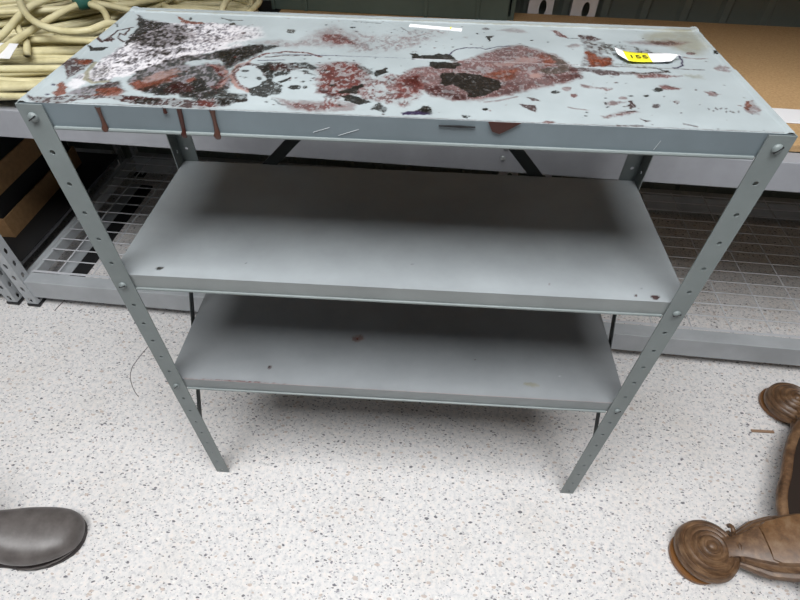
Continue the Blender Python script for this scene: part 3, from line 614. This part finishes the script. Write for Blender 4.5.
def ell(c, x, y, rx, ry, a=.9, tex=.1, soft=1): return 'P|%s|%g|%g|%g|' % (c, a, tex, soft) + ' '.join('%d,%d' % ((x + rx * math.cos(i * PI / 5)) * 10, (y + ry * math.sin(i * PI / 5)) * 10) for i in range(10))
MID = '\n'.join([ell('K', 74, 21, 6.5, 4.5, .95), ell('M', 862, 12, 7, 5, .9), ell('M', 833, 13, 2.5, 2), ell('K', 207, 43, 1.4, 1.2), ell('K', 501, 102, 1.4, 1.2), ell('M', 480, 60, 1.6, 1.2, .5), ell('R', 700, 30, 1.6, 1.2, .5), ell('K', 845, 30, 1.5, 1)])
BOT = '\n'.join([ell('Og2', 370, 131, 13, 10, .7, .5, 3).replace('Og2', 'O'), ell('O', 371, 130, 7, 5, .5), ell('M', 199, 43, 4, 5, .8, .3), ell('Y', 732, 35, 14, 5, .6, .3, 4), ell('Y', 720, 37, 6, 3, .6, .3, 2),
    'L|R|.5|1.6|0|350,30 1200,45 2400,35', 'L|R|.7|1.5|0|1250,40 1900,42', 'L|P|.5|2|0|350,15 3000,18 8800,18', ell('M', 620, 90, 1.5, 1), ell('W', 790, 60, 3, 1, .4)])
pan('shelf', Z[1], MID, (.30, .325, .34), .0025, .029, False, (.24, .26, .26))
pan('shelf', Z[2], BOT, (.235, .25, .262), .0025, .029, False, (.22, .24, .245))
for z, lip in ((Z[0], .031), (Z[1], .029), (Z[2], .029)):
    b = nb(); tube(b, [(.034, .001, z - lip), (W - .034, .001, z - lip)], .0024, 8); obj('lip_bead', b, m_steel, unit, True)
# bolts with slotted heads
def bolt(x, y, z, ax, ay, r=.0062, m=None):
    b = nb(); lathe(b, [(r, -.004), (r, .0005), (r * .93, .002), (r * .72, .0034), (r * .4, .0041), (0, .0044)], n=20)
    M = Vector((0, 0, 1)).rotation_difference(Vector((ax, ay, 0))).to_matrix().to_4x4()
    bmesh.ops.transform(b, matrix=Matrix.Translation((x, y, z)) @ M, verts=b.verts[:])
    o = obj('bolt', b, m or m_steel, unit, 'full')
    s = nb(); box(s, -r * .95, r * .95, -.0006, .0006, .0026, .0046)
    bmesh.ops.transform(s, matrix=Matrix.Translation((x, y, z)) @ M @ Matrix.Rotation(random.uniform(0.3, 1.1), 4, 'Z'), verts=s.verts[:])
    obj('slot', s, m_matt_black, o)
for z in (.973, .685, .397):
    for x in (.0145, W - .0145):
        bolt(x, -.0012, z, 0, -1); bolt(x, D + .0012, z, 0, 1)
    for y in (.0145, D - .0145):
        bolt(-.0012, y, z, -1, 0); bolt(W + .0012, y, z, 1, 0)
# diagonal braces
def flat_bar(p, q, w, th, nrm):
    p = Vector(p); q = Vector(q); t = (q - p).normalized(); n_ = Vector(nrm); s = t.cross(n_).normalized(); b = nb(); vs = []
    for e in (p, q):
        for a, c in ((-1, -1), (1, -1), (1, 1), (-1, 1)): vs.append(b.verts.new(e + s * a * w / 2 + n_ * c * th / 2))
    for f in ((0, 1, 2, 3), (7, 6, 5, 4), (0, 4, 5, 1), (1, 5, 6, 2), (2, 6, 7, 3), (3, 7, 4, 0)): b.faces.new([vs[i] for i in f])
    return b
for x, n_ in ((-.0035, 1), (W + .0035, 1)):
    obj('side_brace', flat_bar((x, .012, .157), (x, D - .012, .688), .017, .002, (1, 0, 0)), m_brace, unit)
obj('back_brace', flat_bar((.0145, D + .004, .535), (.44, D + .004, .973), .022, .002, (0, 1, 0)), m_brace, unit)
obj('back_brace', flat_bar((W - .0145, D + .004, .50), (.48, D + .004, .973), .022, .002, (0, 1, 0)), m_brace, unit)
# drips over the front lip
def drip(x, z0, z1, w, m, dx=-.003):
    b = nb(); n_ = 9; L_ = []; R_ = []
    for i in range(n_):
        t = i / (n_ - 1); z = z0 + (z1 - z0) * t; ww = w * (.8 - .25 * math.sin(t * PI) + (.35 if t > .8 else 0)) / 2 * (1 + .15 * math.sin(7 * t + x * 90)); xx = x + dx * t
        if i == n_ - 1: ww *= .6
        yy = -.0002 if z > zlim + .004 else -.0022 if z > zlim - .0035 else -.0012
        L_.append((xx - ww, yy, z)); R_.append((xx + ww, yy, z))
    rows = []
    for (lx, ly, lz), (rx, ry, rz) in zip(L_, R_):
        rows.append([b.verts.new((lx, ly + .0023, lz)), b.verts.new((lx, ly, lz)), b.verts.new(((lx + rx) / 2, ly - .0009, lz)), b.verts.new((rx, ry, rz)), b.verts.new((rx, ry + .0023, rz))])
    for A, Bq in zip(rows, rows[1:]):
        for j in range(4): b.faces.new((A[j], A[j + 1], Bq[j + 1], Bq[j]))
    return obj('paint_drip', b, m, unit, 'full')
zlim = Z[0] - .031
drip(.099, .9885, .958, .007, m_drip2, -.001).__setitem__('label', 'faint brown drip')
drip(.198, .991, .954, .0075, m_drip); drip(.2375, .991, .954, .008, m_drip2, -.001); drip(.180, .991, .984, .005, m_drip, 0)
b = nb(); vs = [b.verts.new(p) for p in ((.562, .001, .9906), (.600, .001, .9906), (.590, .001, .984), (.577, .001, .976), (.568, .001, .979))]
f = b.faces.new(vs); r = bmesh.ops.extrude_face_region(b, geom=[f])
for v in r['geom']:
    if isinstance(v, bmesh.types.BMVert): v.co.y = -.0002
obj('paint_drip', b, m_drip, unit)
b = nb(); strip(b, [(.505, -.0000), (.53, -.0000), (.548, 0)], [.001, .0025, .001], 0, .0015); bmesh.ops.transform(b, matrix=Matrix.Translation((0, .0015, .983)) @ Matrix.Rotation(PI / 2, 4, 'X'), verts=b.verts[:]); obj('paint_drip', b, m_matt_black, unit)
# scratches on the front lip
for x0, z0, x1, z1 in ((.355, .967, .375, .974), (.385, .964, .41, .973), (.762, .963, .766, .975)):
    b = nb(); tube(b, [(x0, .0022, z0), (x1, .0022, z1)], .0004, 5); obj('scratch', b, m_galv, unit)

# price tag and tape on the top shelf
t = thing('price_tag', 'curled yellow and white paper price tag lying on the stained top shelf', 'price tag', (.757, .2, Z[0] + .0012), math.radians(2))
def curl(b, xa, xb, nx_=10):
    rows = []
    for i in range(nx_ + 1):
        x = xa + (xb - xa) * i / nx_; u = x / .09
        w0 = -.015 + .006 * u; w1 = .016 - .004 * u
        if u < .12: w1 = .016 + (.12 - u) * .08; w0 = -.015 + (.12 - u) * .16
        if u > .8: w0 += (u - .8) * .11; w1 -= (u - .8) * .06
        h = .0008 + .007 * max(0, .35 - u) ** 1.5 * 2 + .012 * max(0, u - .55) ** 1.6
        rows.append([b.verts.new((x, w0 + (w1 - w0) * j / 4, h + .002 * (j / 4) ** 2)) for j in range(5)])
    for A, Bq in zip(rows, rows[1:]):
        for j in range(4): b.faces.new((A[j], A[j + 1], Bq[j + 1], Bq[j]))
    o = b; return b
def thick(o, th, off=1):
    md = o.modifiers.new('th', 'SOLIDIFY'); md.thickness = th; md.offset = off; return o
thick(obj('white_end', curl(nb(), 0, .010), m_paper, t, 'full'), .0003); thick(obj('yellow_half', curl(nb(), .010, .045), m_yellow, t, 'full'), .0003); thick(obj('white_half', curl(nb(), .045, .088), m_paper, t, 'full'), .0003)
def text(s, size, M, m, parent, name='lettering'):
    cu = bpy.data.curves.new(name, 'FONT'); cu.body = s; cu.size = size; cu.extrude = .0001; cu.align_x = 'CENTER'; cu.align_y = 'CENTER'
    to = bpy.data.objects.new(name, cu); C.objects.link(to)
    dg = bpy.context.evaluated_depsgraph_get(); me = bpy.data.meshes.new_from_object(to.evaluated_get(dg)); bpy.data.objects.remove(to)
    me.transform(M); me.materials.append(m); o = bpy.data.objects.new(name, me); C.objects.link(o); o.parent = parent; return o
text('155', .019, Matrix.Translation((.028, .0005, .0030)) @ Matrix.Diagonal((1, .8, 1, 1)), m_ink, t)
t = thing('tape_strip', 'long narrow strip of white tape at the rear of the stained top shelf', 'tape', (.457, .306, Z[0] - .0011), math.radians(-8.5))
b = nb(); box(b, 0, .083, -.006, .006, 0, .0006); obj('paper', b, m_paper, t)
b = nb(); box(b, .064, .066, -.002, .008, .0006, .0009); obj('yellow_spot', b, m_yellow, t)

# ------------------------------------------------------------ storage rack behind
rack = thing('storage_rack', 'pale grey steel storage rack with wire mesh lower deck, standing behind the stained shelving unit', 'storage rack', (0, .497, 0), math.radians(-2.7))
XL, XR = -.79, 2.45
RD = .80
def rbox(name, m, *a, bev=.002, **k):
    b = nb(); box(b, *a, bev); return obj(name, b, m, rack, **k)
rbox('lower_beam', m_galv, XL + .02, XR, 0, .045, .04, .112)
rbox('lower_beam', m_galv, XL + .02, XR, RD - .045, RD, .04, .105)
rbox('upper_beam', m_white, XL - .6, XR, 0, .045, .632, .703)
rbox('upper_beam', m_white, XL - .6, XR, RD - .045, RD, .64, .70)
rbox('lower_beam', m_galv, XL - 1.2, XL - .08, 0, .045, .04, .112)
rbox('lower_beam', m_galv, XL - 1.2, XL - .08, RD - .045, RD, .04, .105)
for x0, x1, z0, z1 in ((XL - .005, XL + .012, .055, .100), (XL + .020, XL + .032, .07, .107), (XL - .10, XL - .085, .055, .1), (XR - .05, XR, .04, .105), (.95, .98, .05, .09)):
    rbox('side_rail', m_galv, x0, x1, .045, RD - .045, z0, z1)
# base channel on the floor and a black strip standing for the shade beside it
rbox('base_channel', m_galv, XL + .008, XL + .055, .10, RD - .10, 0, .012)
rbox('shade_strip', m_matt_black, XL + .055, XL + .105, .10, RD - .10, 0, .010)
def deck(x0, x1, z, name='wire_deck', nxw=.118, nyw=.054):
    b = nb(); y = .052; r_ = .0021
    while y < RD - .045:
        tube(b, [(x0, y, z), (x1, y, z)], r_, 5); y += nyw
    x = x0 + .08
    while x < x1:
        tube(b, [(x, .03, z - .004), (x, RD - .03, z - .004)], r_, 5); x += nxw
    tube(b, [(x0, .046, z + .002), (x1, .046, z + .002)], r_, 5)
    return obj(name, b, m_wire, rack)
deck(XL + .03, XR - .03, .1135)
deck(XL - 1.15, XL - .085, .1135)
rbox('bay_liner', m_matt_black, XL - 1.15, XL - .028, .085, RD - .05, .1162, .1182, bev=0, label='black liner under the cardboard trays')
# uprights
def upright(x, y, z1, sx, sy, m=m_galv, w=.034, slot=.05):
    hs = []; z = .03
    while z < z1: hs.append(z); z += slot
    o = angle_post('upright', rack, x, y, sx, sy, w, z1, .006, hs, w * .5, .006, m, .011, .0022)
    b = nb(); box(b, min(x, x + sx * w) - .004, max(x, x + sx * w) + .004, min(y, y + sy * w) - .004, max(y, y + sy * w) + .004, 0, .012, .002)
    obj('foot_cap', b, m_black, o); return o
for x in (XL + .028, XL - .045):
    upright(x, -.004, 1.5, -1, 1); upright(x, RD + .004, 1.5, -1, -1)
upright(XR + .03, -.004, 1.5, -1, 1); upright(XR + .03, RD + .004, 1.5, -1, -1)
# pale uprights with keyhole slots at the back
def key_upright(x, y):
    o = None; b = nb(); w = .078
    hs = [.035 + .07 * k for k in range(20)]
    flange(b, w, 0.0, 1.42, hs, w * .58, .0115, lambda s, z: Vector((x + s, y, z)), .024)
    bmesh.ops.remove_doubles(b, verts=b.verts[:], dist=1e-5)
    o = obj('upright', b, m_pale, rack); md = o.modifiers.new('t', 'SOLIDIFY'); md.thickness = .003; md.offset = 0
    b = nb(); box(b, x, x + .003, y, y + .03, 0, 1.42); box(b, x + w - .003, x + w, y, y + .03, 0, 1.42); obj('upright_return', b, m_white, o)
key_upright(.765, RD + .006); key_upright(.90, RD + .006)
rbox('shelf_sheet', m_black, XL - .55, -.02, .047, RD, .703, .717, bev=.001, label='dark sheet under the coiled hoses')
rbox('upper_beam', m_white, XL - .6, XR, 0, .045, 1.45, 1.52); rbox('upper_beam', m_white, XL - .6, XR, RD - .045, RD, 1.45, 1.52)  # unseen top level of the rack, added to shade the rear of the board
rbox('shelf_board', m_chip, XL - .55, XR, .047, RD, 1.51, 1.526, bev=.001)  # board of the same unseen top level, added for shade
bz = rbox('shelf_board', m_chip, -.02, XR, .047, RD - .0, .703, .719, bev=.001)
rbox('edge_strip', m_paper, 1.25, XR, .145, .215, .7192, .7225, label='white strip lying across the board')
b = nb(); lathe(b, [(.006, 0), (.006, .002), (.003, .004), (0, .0045)], n=16); bmesh.ops.transform(b, matrix=Matrix.Translation((.668, -.0005, .668)) @ Matrix.Rotation(PI / 2, 4, 'X'), verts=b.verts[:]); obj('screw', b, m_bolt, rack, 'full')
b = nb(); lathe(b, [(.006, 0), (.006, .002), (.003, .004), (0, .0045)], n=16); bmesh.ops.transform(b, matrix=Matrix.Translation((.672, -.0005, .695)) @ Matrix.Rotation(PI / 2, 4, 'X'), verts=b.verts[:]); obj('screw', b, m_bolt, rack, 'full')
# ribbed sheet at the back of the rack
b = nb(); xs = []; x = XL - 1.3
pr = []
while x < XR + .2:
    pr += [(x, 0), (x + .085, 0), (x + .095, -.014), (x + .115, -.014), (x + .125, 0)]; x += .125
v0 = [b.verts.new((p[0], RD + .06 + p[1], .02)) for p in pr]; v1 = [b.verts.new((p[0], RD + .06 + p[1], 1.95)) for p in pr]
for i in range(len(pr) - 1): b.faces.new((v0[i], v0[i + 1], v1[i + 1], v1[i]))
thick(obj('back_panel', b, m_rib, rack), .002, 0)

# green steel chest on the board behind the shelving unit
gx = thing('storage_bin', 'dark green bin on the rack, left of the pale slotted uprights', 'storage bin', (-.03, 1.215, .7195), math.radians(-2.7))
b = nb(); box(b, 0.02, .76, 0, .012, .0, .32, .002); box(b, .02, .78, .055, .067, 0, .32, .002); box(b, .02, .032, .01, .057, 0, .32); box(b, .768, .78, .01, .057, 0, .32); box(b, .03, .77, .01, .057, 0, .01)
obj('body', b, m_green, gx); b = nb()
b.free()
for x in (.015, .12, .5, .66):
    b = nb(); box(b, x, x + .012, -.006, 0, 0, .3, .002); obj('rib', b, m_green, gx)
b = nb(); box(b, .01, .79, -.008, .075, .30, .325, .003); obj('rim', b, m_green, gx)

# cardboard trays in the bay on the left
def tray(y0, y1, z0, h, wd, label, fill=True):
    t = thing('cardboard_box', label, 'box', (-.90, y0, z0), 0, 'cardboard trays stacked in the left bay')
    b = nb(); th = .005
    box(b, -wd, 0, 0, y1 - y0, 0, th); box(b, -wd, 0, 0, th, th, h); box(b, -wd, 0, y1 - y0 - th, y1 - y0, th, h); box(b, -th, 0, th, y1 - y0 - th, th, h); box(b, -wd, -wd + th, th, y1 - y0 - th, th, h)
    obj('tray', b, m_card, t)
    if fill:
        b = nb(); box(b, -wd + .01, -.012, .01, y1 - y0 - .01, th, fill, .004); obj('contents', b, m_matt_black, t, label='black contents filling the tray')
    return t
tray(.735, 1.21, .1185, .076, .42, 'open brown cardboard tray with black contents, lower of the two stacked in the left bay', .142)
tray(.74, 1.215, .2620, .080, .42, 'open brown cardboard tray, upper of the two stacked in the left bay', .072)
t = obj('cardboard_sheet', box(nb(), -.40, 0, 0, .10, 0, .006), m_card); t.location = (-.915, .60, .1185); tag(t, 'flat brown piece of cardboard in front of the stacked trays in the left bay', 'cardboard')

# ------------------------------------------------------------ hoses
def coil(name, label, cx, cy, z0, ax, ay, turns, per, r, seed, rz=0, pw=1.0, zj=.008):
    rnd = random.Random(seed); pts = []; n_ = 28
    for k in range(turns):
        a = ax * rnd.uniform(.84, 1.03); c = ay * rnd.uniform(.35, 1.05); ph = rnd.uniform(0, 6); lay = (k // per); tx = rnd.uniform(-.02, .02); ty = rnd.uniform(-.012, .012)
        for i in range(n_):
            t = 2 * PI * i / n_
            ct, st = math.cos(t), math.sin(t)
            e = .75
            x = a * math.copysign(abs(ct) ** e, ct); y = c * math.copysign(abs(st) ** pw, st)
            z = z0 + r + lay * r * 1.75 + (k % per) * .002 + zj * math.sin(2 * t + ph)
            z = max(z, z0 + r * 1.02)
            # blend with next
            pts.append(Vector((tx * math.sin(t / 2) + x, ty + y * (1 + .05 * math.sin(3 * t + ph)), z)))
    # smooth the joins
    for _ in range(2):
        pts = [pts[0]] + [(pts[i - 1] + pts[i] * 2 + pts[i + 1]) / 4 for i in range(1, len(pts) - 1)] + [pts[-1]]
    for p in pts: p.z = max(p.z, z0 + r)
    t_ = thing(name, label, 'hose', (cx, cy, 0), rz, 'coiled cream hoses on the rack')
    b = nb(); tube(b, pts, r, 8); obj('hose', b, m_hose, t_, 'full'); return t_
ZB = .7195
c1 = coil('coiled_hose', 'long flat coil of cream hose at the rack front, nearest the stained shelf', -.455, .665, ZB, .345, .138, 22, 8, .0082, 3, math.radians(6), zj=.012)
c2 = coil('coiled_hose', 'tall pile of cream hose loops tied with green tape behind the flat front coil', -.70, 1.02, ZB, .44, .20, 40, 8, .0082, 11, math.radians(24), zj=.02)
c3 = coil('coiled_hose', 'low cream hose coil at the back of the rack beside the green bin', -.19, 1.12, ZB, .15, .10, 12, 5, .008, 5, math.radians(4))
# loose loops hanging over the pile
def loop(parent, pts, r=.0085, n_=10):
    P = [Vector(p) for p in pts]; out = []
    for i in range(len(P) - 1):
        p0 = P[max(0, i - 1)]; p1 = P[i]; p2 = P[i + 1]; p3 = P[min(len(P) - 1, i + 2)]
        for k in range(n_):
            t = k / n_; out.append(.5 * ((2 * p1) + (p2 - p0) * t + (2 * p0 - 5 * p1 + 4 * p2 - p3) * t * t + (3 * p1 - p0 - 3 * p2 + p3) * t ** 3))
    out.append(P[-1]); b = nb(); Mi = Matrix.Rotation(-parent.rotation_euler.z, 4, 'Z')
    out = [Mi @ (p - parent.location) for p in out]
    tube(b, out, r, 8); return obj('loose_loop', b, m_hose, parent, 'full')
loop(c2, [(-.66, .96, .80), (-.60, .892, .83), (-.516, .777, .83), (-.448, .714, .825), (-.377, .690, .82), (-.323, .702, .82), (-.298, .748, .82), (-.283, .794, .80), (-.255, .86, .765)])
loop(c2, [(-.53, 1.0, .79), (-.479, .958, .81), (-.417, .899, .815), (-.372, .873, .81), (-.336, .817, .80), (-.316, .755, .785), (-.33, .70, .765)])
loop(c2, [(-.53, .90, .74), (-.513, .852, .75), (-.47, .806, .755), (-.427, .79, .755), (-.396, .807, .755), (-.378, .837, .75), (-.34, .88, .74)])
loop(c2, [(-.60, .60, .765), (-.545, .693, .80), (-.545, .824, .82), (-.504, .898, .83), (-.454, .936, .83), (-.38, .98, .80)])
loop(c2, [(-.55, .58, .765), (-.516, .645, .79), (-.494, .779, .80), (-.446, .88, .815), (-.404, .917, .81), (-.33, .96, .78)])
loop(c2, [(-.49, .68, .765), (-.507, .72, .78), (-.552, .776, .80), (-.569, .839, .80), (-.55, .9, .79)])
loop(c3, [(-.42, .93, .75), (-.382, .967, .77), (-.282, 1.003, .77), (-.172, 1.023, .77), (-.053, 1.01, .765), (-.017, 1.074, .775), (-.027, 1.165, .78)])
loop(c3, [(-.10, .94, .74), (-.089, .966, .785), (-.086, 1.033, .80), (-.079, 1.115, .80), (-.08, 1.17, .80)])
b = nb(); lathe(b, [(.016, -.018), (.022, -.010), (.023, .008), (.018, .018)], n=16)
bmesh.ops.transform(b, matrix=Matrix.Rotation(-c2.rotation_euler.z, 4, 'Z') @ Matrix.Translation(Vector((-.437, .90, .822)) - c2.location) @ Matrix.Rotation(.9, 4, 'Z') @ Matrix.Rotation(PI / 2, 4, 'Y'), verts=b.verts[:]); obj('green_tie', b, m_tie, c2, 'full')

b = nb(); box(b, -.075, 0, -.026, .026, 0, .0006)
lab = obj('paper_label', b, m_paper); tag(lab, 'small white paper label lying on the flat cream hose coil', 'label'); lab.location = (-.484, .638, ZB + .070); lab.rotation_euler = (.3, 0, -.02)

# ------------------------------------------------------------ boot
bt = thing('boot', 'dark brown leather boot with rounded toe on the speckled floor at the left', 'boot', (-.258, -.182, 0), math.radians(188))
bt.scale = (1, 1.16, 1)
def bootloft(b, secs, n_=20):
    rings = []
    for (s, yc, hw, z0, z1, e) in secs:
        R_ = []
        for j in range(n_):
            t = 2 * PI * j / n_; c, s_ = math.cos(t), math.sin(t)
            y = yc + hw * math.copysign(abs(c) ** e, c); zc = (z0 + z1) / 2; z = zc + (z1 - z0) / 2 * math.copysign(abs(s_) ** e, s_)
            R_.append(b.verts.new((s, y, z)))
        rings.append(R_)
    for A, Bq in zip(rings, rings[1:]):
        for j in range(n_): b.faces.new((A[j], A[(j + 1) % n_], Bq[(j + 1) % n_], Bq[j]))
    b.faces.new(rings[0][::-1]); b.faces.new(rings[-1]); return b
b = nb()
bootloft(b, [(-.001, -.002, .012, .016, .032, 1), (.003, -.002, .026, .012, .044, .95), (.014, -.002, .038, .010, .056, .9), (.035, -.001, .048, .010, .066, .9), (.060, .001, .0535, .010, .074, .88), (.090, .002, .056, .010, .080, .88),
             (.120, .002, .055, .011, .090, .9), (.150, .001, .050, .012, .100, .92), (.180, 0, .041, .012, .125, .95), (.205, 0, .040, .012, .150, .95), (.24, 0, .040, .012, .16, .95), (.285, 0, .036, .014, .16, .9), (.298, 0, .028, .018, .15, .9)])
# shaft
sh = []
for z, x0, r1, r2 in ((.11, .235, .062, .042), (.16, .238, .060, .043), (.22, .240, .060, .048), (.30, .243, .065, .055)):
    sh.append([b.verts.new((x0 + r1 * math.cos(2 * PI * j / 20), r2 * math.sin(2 * PI * j / 20), z)) for j in range(20)])
for A, Bq in zip(sh, sh[1:]):
    for j in range(20): b.faces.new((A[j], A[(j + 1) % 20], Bq[(j + 1) % 20], Bq[j]))
o = obj('upper', b, m_boot, bt, 'full'); md = o.modifiers.new('s', 'SUBSURF'); md.levels = 2; md.render_levels = 2
b = nb(); outl = []
for (s, hw, yc) in ((.001, .008, -.002), (.006, .022, -.002), (.016, .034, -.002), (.035, .044, -.001), (.06, .0505, .001), (.09, .053, .002), (.12, .051, .002), (.15, .046, .001), (.19, .042, 0), (.25, .041, 0), (.285, .037, 0), (.300, .028, 0), (.306, .012, 0)): outl.append((s, hw, yc))
for z0, z1, g in ((0, .009, 0), (.009, .0145, -.0015)):
    lo = [(s, yc - hw - g) for s, hw, yc in outl]; hi = [(s, yc + hw + g) for s, hw, yc in outl][::-1]
    pts = lo + hi; va = [b.verts.new((p[0], p[1], z0)) for p in pts]; vb = [b.verts.new((p[0], p[1], z1)) for p in pts]; n_ = len(pts)
    b.faces.new(va[::-1]); b.faces.new(vb)
    for j in range(n_): b.faces.new((va[j], va[(j + 1) % n_], vb[(j + 1) % n_], vb[j]))
obj('sole', b, m_sole, bt)
b = nb()
pts = [Vector((s + .004, yc + sg * (hw + .0005), .0150)) for sg, seq in ((1, outl[6:0:-1]), (-1, outl[1:7])) for (s, hw, yc) in seq]
tube(b, pts, .0022, 6); obj('welt', b, m_boot, bt, 'full')

# ------------------------------------------------------------ pedestal table base
CX, CY = 1.584, -.116
tb = thing('pedestal_table', 'carved dark wooden pedestal table base on scroll feet, at the right edge', 'table', (CX, CY, 0))
def Rz(a): return Matrix.Rotation(a, 4, 'Z')
def sweep(b, secs, prof):
    """secs: (x, z, halfwidth, halfheight, pitch)"""
    rings = []
    for (x, y, z, hw, hh) in secs:
        rings.append([b.verts.new((x, y + p[0] * hw, z + p[1] * hh)) for p in prof])
    n_ = len(prof)
    for A, Bq in zip(rings, rings[1:]):
        for j in range(n_): b.faces.new((A[j], A[(j + 1) % n_], Bq[(j + 1) % n_], Bq[j]))
    b.faces.new(rings[0][::-1]); b.faces.new(rings[-1])
PROF = [(-1, -.9), (-1.06, -.55), (-1.0, -.2), (-.86, -.12), (-.86, .1), (-.92, .2), (-.86, .45), (-.74, .55), (-.70, .9), (-.5, 1), (0, 1.03), (.5, 1), (.70, .9), (.74, .55), (.86, .45), (.92, .2), (.86, .1), (.86, -.12), (1.0, -.2), (1.06, -.55), (1, -.9), (.6, -1), (-.6, -1)]
def foot(ang):
    M = Rz(ang)
    # local x runs from the centre outwards; the scroll is at R
    RR = .398
    lg = nb()
    sweep(lg, [(RR - .02, 0, .048, .030, .020), (RR - .045, 0, .050, .029, .022), (RR - .062, 0, .054, .032, .024), (RR - .085, 0, .062, .045, .027), (RR - .11, 0, .070, .058, .031), (RR - .15, 0, .085, .066, .036),
               (RR - .20, 0, .106, .066, .042), (RR - .26, 0, .135, .062, .052), (RR - .32, 0, .170, .058, .064), (.03, 0, .20, .055, .08)], PROF)
    bmesh.ops.transform(lg, matrix=M, verts=lg.verts[:]); leg = obj('leg', lg, m_wood, tb, True)
    # raised panel
    pb = nb(); ring0 = []; sec = [(RR - .105, .034, .100), (RR - .118, .043, .106), (RR - .15, .048, .1215), (RR - .20, .049, .149), (RR - .25, .046, .182), (RR - .29, .042, .208)]
    rows = []
    for x, hw, z in sec: rows.append([pb.verts.new((x, -hw - .003, z - .013)), pb.verts.new((x, -hw, z)), pb.verts.new((x, -hw * .5, z + .004)), pb.verts.new((x, hw * .5, z + .004)), pb.verts.new((x, hw, z)), pb.verts.new((x, hw + .003, z - .013))])
    for A, Bq in zip(rows, rows[1:]):
        for j in range(6): pb.faces.new((A[j], A[(j + 1) % 6], Bq[(j + 1) % 6], Bq[j]))
    pb.faces.new(rows[0][::-1]); pb.faces.new(rows[-1]); bmesh.ops.transform(pb, matrix=M, verts=pb.verts[:]); obj('carved_panel', pb, m_wood2, leg, True)
    # dark groove round the panel, a scroll curl and the beads at the neck
    cb = nb(); tube(cb, [(RR - .058, -.030, .064), (RR - .058, 0, .074), (RR - .058, .030, .064)], .006, 8)
    tube(cb, [(RR - .062, -.040 - .010 * math.cos(t), .058 + .012 * math.sin(t)) for t in [i * .6 for i in range(9)]], .005, 8)
    bmesh.ops.transform(cb, matrix=M, verts=cb.verts[:]); obj('curl', cb, m_wood, leg, 'full')
    # ringed scroll disc
    db = nb(); prof = [(.068, 0), (.079, .004), (.082, .012), (.080, .020), (.076, .024), (.079, .028), (.077, .033), (.071, .037), (.068, .034), (.065, .033), (.060, .040), (.054, .043), (.050, .040), (.047, .0395), (.043, .046), (.038, .049), (.034, .046), (.031, .0455), (.027, .051), (.022, .053), (.018, .050), (.015, .050), (.011, .055), (.006, .057), (0, .0575)]
    lathe(db, prof, n=64); db_s = [setattr(v, 'co', Vector((v.co.x * .83, v.co.y * .83, v.co.z))) for v in db.verts]; T = M @ Matrix.Translation((RR, 0, .022)) @ Matrix.Rotation(math.radians(3), 4, 'Y')
    bmesh.ops.transform(db, matrix=T, verts=db.verts[:]); obj('scroll_foot', db, m_wood, leg, True)
    pd = nb(); lathe(pd, [(.052, 0), (.057, .005), (.057, .014), (.053, .018), (0, .0185)], n=48); bmesh.ops.transform(pd, matrix=M @ Matrix.Translation((RR + .016, .006, 0)), verts=pd.verts[:]); obj('foot_pad', pd, m_pad, leg, True)
for a in (182.4, 92.4, 2.4, 272.4): foot(math.radians(a))
b = nb(); lo = []; hi = []
for i in range(96):
    t = 2 * PI * i / 96; dl = ((t - math.radians(92.4) + PI / 4) % (PI / 2)) - PI / 4; dm = PI / 4 - abs(dl)
    uu = (t - math.radians(92.4)) % (PI / 2) / (PI / 2); r_ = .226 + (max(0, 1 - uu / .55) ** 1.6 * .115 if math.radians(92.4) <= t < math.radians(182.4) else 0)
    lo.append(b.verts.new((r_ * math.cos(t), r_ * math.sin(t), .072))); hi.append(b.verts.new((r_ * math.cos(t), r_ * math.sin(t), .098)))
b.faces.new(lo[::-1]); b.faces.new(hi)
for i in range(96): b.faces.new((lo[i], lo[(i + 1) % 96], hi[(i + 1) % 96], hi[i]))
pf = obj('base_platform', b, m_dark, tb)
b = nb(); pts = []
for i in range(96):
    t = 2 * PI * i / 96; dl = ((t - math.radians(92.4) + PI / 4) % (PI / 2)) - PI / 4; dm = PI / 4 - abs(dl)
    uu = (t - math.radians(92.4)) % (PI / 2) / (PI / 2); r_ = .226 + (max(0, 1 - uu / .55) ** 1.6 * .115 if math.radians(92.4) <= t < math.radians(182.4) else 0); pts.append((r_ * math.cos(t), r_ * math.sin(t), .088))
tube(b, pts, .013, 10, closed=True); obj('moulded_edge', b, m_wood, pf, 'full')
b = nb(); lathe(b, [(.10, .05), (.125, .07), (.13, .12), (.115, .15), (.12, .17), (.125, .24), (.11, .30), (.085, .33), (.075, .36), (.09, .40), (.10, .46), (.08, .56), (.07, .60), (.09, .63), (.12, .66), (.12, .68), (0, .68)], n=40)
obj('column', b, m_wood, tb, True)

# ------------------------------------------------------------ small things on the floor
b = nb(); pts = [(-.337, .386), (-.347, .35), (-.354, .31), (-.350, .285), (-.342, .265), (-.325, .240), (-.31, .222), (-.292, .206)]
tube(b, [(x, y, .0012) for x, y in pts], .0009, 5); o = obj('thread', b, m_thread, None, 'full'); tag(o, 'thin dark curved thread on the floor left of the shelving unit', 'thread')
b = nb(); tube(b, [(-.693, .563, .0012), (-.70, .53, .0012), (-.701, .512, .0012)], .0012, 5); o = obj('thread', b, m_thread, None, 'full'); tag(o, 'short dark thread on the floor under the wire deck beam at left', 'thread')
b = nb(); box(b, 0, .062, -.004, .004, 0, .004, .001); o = obj('wood_splinter', b, m_splint); tag(o, 'small light brown wood splinter on the floor beside the rear scroll foot', 'splinter'); o.location = (1.445, .211, 0)
